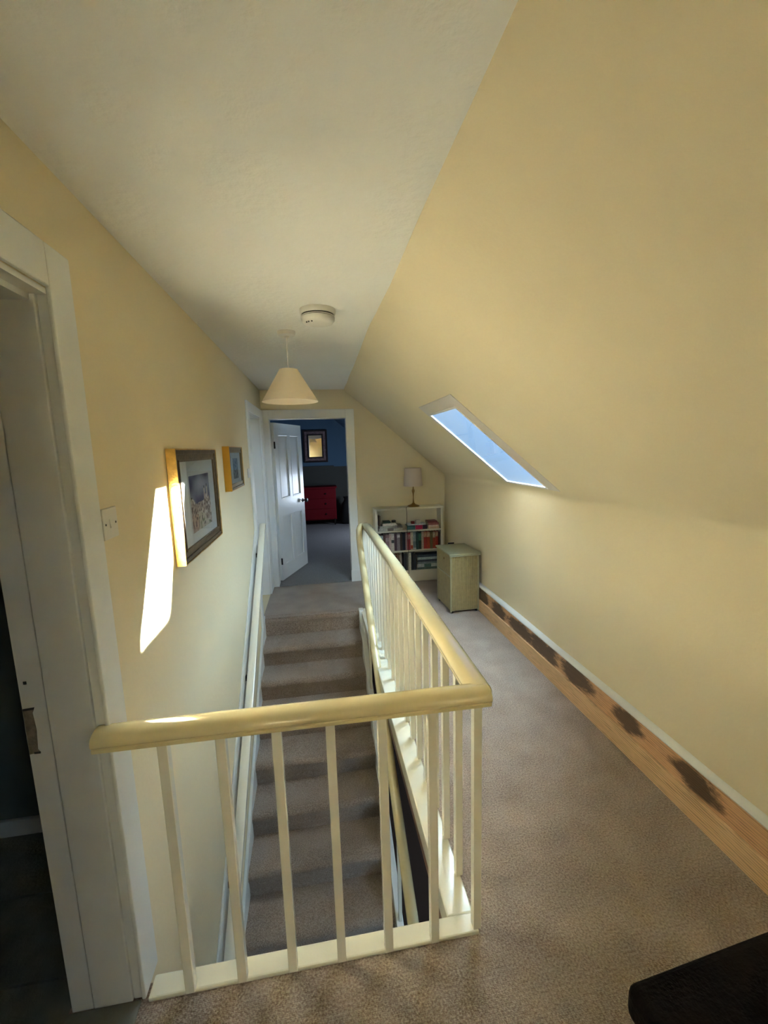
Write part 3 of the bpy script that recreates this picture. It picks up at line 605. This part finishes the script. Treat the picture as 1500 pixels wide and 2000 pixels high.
# top shelf piles
T = SH[2]; gl = 'things piled on the top shelf'
book('wide grey-white book at the bottom of the left pile, top shelf', .034, .14, .285, (.42, .41, .38), (.822, BYF+.018, T), flat=1, band=(.35, .6, (.20, .16, .15)), group=gl)
book('second wide grey book in the left pile, top shelf', .026, .14, .27, (.36, .36, .33), (.822, BYF+.020, T+.034), flat=1, group=gl)
book('white book on top of the left pile, top shelf', .030, .12, .155, (.58, .54, .50), (.800, BYF+.022, T+.060), flat=1, group=gl)
book('small dark green book topping the left pile', .022, .10, .085, (.03, .06, .04), (.775, BYF+.026, T+.090), flat=1, group=gl)
book('brown book pressed against the left side, top shelf', .020, .12, .12, (.10, .05, .03), (.690, BYF+.03, T+.0605), lean=-.0, group=gl)
bm = bmesh.new(); lathe(bm, [(0, 0), (.024, 0), (.026, .004), (.026, .050), (.022, .056), (.0, .056)], (0, 0, 0), 20)
mg = link('trinket_pot', bm, mat('black_glaze', (.02, .02, .018, 1), .3), smooth=True); mg.location = (.866, 4.96, T+.0601+.0); tag(mg, 'small black pot behind the leaning white book', 'pot')
book('white book leaning against the left pile, top shelf', .016, .12, .115, (.66, .62, .58), (.958, BYF+.020, T), lean=-.85, group=gl)
book('teal boxed book lying in the centre of the top shelf', .048, .13, .10, (.05, .16, .20), (1.062, BYF+.020, T), flat=1, group=gl)
book('bright pink book lying beside the teal one, top shelf', .050, .13, .085, (.50, .02, .10), (1.158, BYF+.018, T), flat=1, group=gl)
book('dark purple book lying right of the pink one, top shelf', .048, .13, .055, (.05, .02, .06), (1.231, BYF+.022, T), flat=1, group=gl)
book('pale blue thin book lying across the teal and pink books', .014, .12, .22, (.38, .46, .55), (1.135, BYF+.024, T+.0505), flat=1, group=gl)
book('cream book at the bottom of the right pile, top shelf', .024, .13, .135, (.52, .36, .26), (1.338, BYF+.020, T), flat=1, group=gl)
book('white-pink book second in the right pile, top shelf', .020, .13, .125, (.58, .44, .38), (1.338, BYF+.022, T+.024), flat=1, group=gl)
book('dull red book third in the right pile, top shelf', .026, .13, .13, (.25, .08, .08), (1.338, BYF+.020, T+.044), flat=1, group=gl)
book('maroon book on top of the right pile, top shelf', .020, .12, .12, (.16, .03, .04), (1.325, BYF+.022, T+.070), flat=1, group=gl)
bx = link('trinket_box', B(-.028, .028, -.02, .02, 0, .042), mat('pale_card_box', (.46, .44, .44, 1), .6), bevel=.003); bx.location = (1.155, 4.935, T+.0646); tag(bx, 'small pale grey box standing on the thin blue book', 'box')
bx = link('trinket_box', B(-.02, .02, -.02, .02, 0, .03), mat('red_card_box', (.22, .03, .04, 1), .5), bevel=.003); bx.location = (1.092, 4.935, T+.0646); tag(bx, 'small dark red box left of the pale grey box', 'box')
# table lamp on the bookcase
lp = thing('table_lamp', 'brass table lamp with a pinkish drum shade on the bookcase', 'lamp', (1.112, 4.965, BH))
L0 = (1.112, 4.965, BH)
bm = bmesh.new(); lathe(bm, [(0, 0), (.072, 0), (.074, .005), (.068, .012), (.045, .020), (.022, .030), (.013, .042), (0, .042)], L0, 32); link('base', bm, M_brass, lp, smooth=True)
bm = bmesh.new(); lathe(bm, [(0, .04), (.012, .04), (.008, .07), (.006, .11), (.009, .15), (.016, .175), (.018, .19), (.010, .205), (.007, .22), (.007, .26), (0, .26)], L0, 20); link('stem', bm, M_brass, lp, smooth=True)
bm = bmesh.new(); lathe(bm, [(.012, .042), (.015, .06), (.026, .11), (.034, .155), (.033, .185), (.022, .205), (.012, .212)], L0, 24); link('glass_body', bm, M_glass, lp, smooth=True)
bm = bmesh.new(); lathe(bm, [(.112, .245), (.098, .455), (.0965, .455), (.1105, .2455), (.112, .245)], L0, 40); link('lamp_shade', bm, M_shade2, lp, smooth=True)
for k in range(3):
    bm = bmesh.new(); a = k*2*math.pi/3; sweep(bm, [(L0[0]+.006*math.cos(a), L0[1]+.006*math.sin(a), BH+.255), (L0[0]+.111*math.cos(a), L0[1]+.111*math.sin(a), BH+.25)], circ(.0015, 6)); link('shade_wire', bm, M_brass, lp)
bm = bmesh.new()
pts = [(1.045, 4.95, BH+.006), (1.02, 4.90, BH+.006), (1.005, 4.872, BH+.004), (1.004, 4.864, BH-.01), (1.008, 4.864, .80), (1.004, 4.866, .70), (1.010, 4.862, .60), (1.018, 4.864, .48), (1.020, 4.866, .36), (1.016, 4.864, .2), (1.02, 4.86, .02)]
sweep(bm, pts, circ(.0028, 6), up=(.3, .9, .1)); link('flex', bm, M_black, lp, smooth=True)['label'] = 'thin dark flex hanging down the bookcase'
# ================================================================== LLOYD-LOOM STYLE LINEN BOX
M_loom = mat('green_gold_woven_paint', (.30, .245, .115, 1), .5, bump=.25, bscale=260, var=.12, vscale=30, coat=.15)
M_loomlid = mat('sage_gold_lid_paint', (.31, .29, .17, 1), .45, bump=.15, bscale=140, coat=.2)
hb = thing('linen_box', 'tall green-gold woven linen box with a lid by the bookcase', 'linen box', (1.335, 4.01, 0), math.radians(2.5))
HW, HD, HH = .145, .20, .575
def ribbed(bm, p0, p1, z0_, z1_, nx, amp, nr):
    """corrugated panel between two plan points"""
    p0, p1 = Vector(p0), Vector(p1); d = p1-p0; L = d.length; n_ = Vector((d.y, -d.x)).normalized(); N = nr*6
    A, Z = [], []
    for i in range(N+1):
        q = p0+d*(i/N)+n_*(amp*(math.sin(2*math.pi*nr*i/N)*.5+.5))
        A.append(bm.verts.new((q.x, q.y, z0_))); Z.append(bm.verts.new((q.x, q.y, z1_)))
    for i in range(N): bm.faces.new((A[i], A[i+1], Z[i+1], Z[i]))
link('carcass', B(-HW+.006, HW-.006, -HD+.006, HD-.006, .022, HH-.002), M_loomlid, hb)
bm = bmesh.new(); ribbed(bm, (-HW+.012, -HD+.003), (HW-.012, -HD+.003), .03, HH-.01, 0, .009, 13); link('front_panel', bm, M_loom, hb, smooth=True)
bm = bmesh.new(); ribbed(bm, (-HW+.002, HD-.012), (-HW+.002, -HD+.012), .03, .36, 0, .003, 20); link('lower_side_panel', bm, M_loom, hb, smooth=True)
bm = bmesh.new(); ribbed(bm, (-HW+.002, HD-.012), (-HW+.002, -HD+.012), .372, HH-.01, 0, .003, 20); link('upper_side_panel', bm, M_loom, hb, smooth=True)
bm = bmesh.new(); ribbed(bm, (HW-.002, -HD+.012), (HW-.002, HD-.012), .03, HH-.01, 0, .003, 20); link('side_panel', bm, M_loom, hb, smooth=True)
link('rail', B(-HW-.004, -HW+.008, -HD+.01, HD-.01, .360, .372), M_loomlid, hb)
for sx in (-1, 1):
    for sy in (-1, 1):
        cx, cy = sx*(HW-.006), sy*(HD-.006); link('corner_post', B(cx-.008, cx+.008, cy-.008, cy+.008, .012, HH-.002), M_loomlid, hb, bevel=.003)
        bm = bmesh.new(); lathe(bm, [(0, 0), (.010, 0), (.013, .006), (.013, .014), (0, .014)], (sx*(HW-.02), sy*(HD-.02), 0), 12); link('foot', bm, M_black, hb)
link('lid', B(-HW-.014, HW+.014, -HD-.016, HD+.010, HH, HH+.016), M_loomlid, hb, bevel=.005)
bm = bmesh.new(); sweep(bm, [(-HW-.010, -HD-.010, HH-.008), (HW+.010, -HD-.010, HH-.008)], circ(.007, 8)); link('lid_beading', bm, M_loomlid, hb, smooth=True)
bm = bmesh.new(); box(bm, -.02, .045, HD+.008, HD+.014, HH+.012, HH+.030)
link('hinge', bm, M_black, hb)
link('side_catch', B(-HW-.008, -HW, -.03, -.018, HH-.075, HH-.055), M_brass, hb)
# ================================================================== DARK PADDED BOX, FRONT RIGHT
ot = thing('storage_ottoman', 'almost black padded seat corner in the bottom right foreground', 'ottoman', (.595, .678, 0), math.radians(5))
M_ott = mat('black_brown_leather', (.006, .004, .004, 1), .8, bump=.3, bscale=120, var=.3, vscale=20, spec=.12)
bm = B(.0, .75, -.62, 0, .375, .455); link('padded_lid', bm, M_ott, ot, bevel=.022, bseg=4)
link('carcass', B(.028, .73, -.60, -.025, .03, .376), M_ott, ot, bevel=.006)
for a in (.05, .70):
    for b in (-.05, -.57): link('foot', B(a-.02, a+.02, b-.02, b+.02, 0, .032), M_ott, ot)
# ================================================================== BEDROOM THINGS
ch = thing('chest_of_drawers', 'dark red chest of drawers beneath the bedroom mirror', 'chest of drawers', (-.12, 9.25, 0))
M_red = mat('oxblood_red_paint', (.16, .006, .012, 1), .7, spec=.15, bump=.05)
link('carcass', B(-.60, .36, 9.08, 9.47, .13, .80), M_red, ch, bevel=.004); link('top', B(-.63, .385, 9.05, 9.48, .80, .83), M_red, ch, bevel=.006)
for (a, b) in ((.15, .36), (.37, .58), (.59, .78)):
    d = link('drawer', B(-.58, .34, 9.065, 9.082, a, b), M_red, ch, bevel=.004)
    bm = bmesh.new()
    for xx in (-.38, .14):
        q = bmesh.new(); lathe(q, [(0, 0), (.012, 0), (.018, .012), (.012, .022), (0, .024)], n=12); bmesh.ops.rotate(q, verts=q.verts, cent=(0, 0, 0), matrix=Matrix.Rotation(math.pi/2, 3, 'X')); bmesh.ops.translate(q, verts=q.verts, vec=(xx, 9.066, (a+b)/2))
        k = link('knob', q, M_black, d, loc=(-.12, 9.25, 0)); k.location = (0, 0, 0)
    bm.free()
for xx in (-.57, .31):
    for yy in (9.10, 9.42):
        bm = bmesh.new(); lathe(bm, [(0, 0), (.014, 0), (.024, .10), (.026, .13), (0, .13)], (xx+.01, yy, .012), 12); link('leg', bm, M_black, ch)
mr = thing('wall_mirror', 'rectangular mirror in a dark patterned frame on the blue bedroom wall', 'mirror', (-.02, BY, 1.33))
mx0, mx1, mz0, mz1 = -.278, .240, 1.335, 2.03
M_mf = mat('black_mirror_frame', (.02, .012, .015, 1), .4, bump=.1); M_mf2 = mat('rose_grey_frame_inlay', (.22, .15, .16, 1), .5, var=.5, vscale=30, bump=.3)
for nm, wd, o0, o1, mm in (('frame_outer', .035, .0, .03, M_mf), ('frame_inlay', .055, .035, .02, M_mf2), ('frame_inner', .030, .09, .03, M_mf)):
    bm = bmesh.new(); a, b, c0, c1 = mx0+o0, mx1-o0, mz0+o0, mz1-o0
    for q in ((a, a+wd, c0, c1), (b-wd, b, c0, c1), (a+wd, b-wd, c0, c0+wd), (a+wd, b-wd, c1-wd, c1)): box(bm, q[0], q[1], BY-o1, BY, q[2], q[3])
    link(nm, bm, mm, mr, bevel=.003)
link('mirror_glass', B(mx0+.118, mx1-.118, BY-.012, BY-.002, mz0+.118, mz1-.118), M_mirror, mr)
bag = bmesh.new(); lathe(bag, [(0, 0), (.13, 0), (.17, .06), (.16, .25), (.12, .42), (.06, .50), (.05, .53), (.08, .58), (0, .56)], (0, 0, 0), 20)
for v in bag.verts: v.co.x += .012*math.sin(v.co.z*20+v.co.y*30); v.co.y += .01*math.cos(v.co.z*25+v.co.x*30)
bg_ = link('laundry_bag', bag, mat('black_cloth', (.008, .008, .009, 1), .9), smooth=True); bg_.location = (.60, 9.2, .012); tag(bg_, 'dark soft bag on the bedroom floor right of the red chest', 'bag')
for o in bpy.data.objects:
    if 'origin' in o: del o['origin']
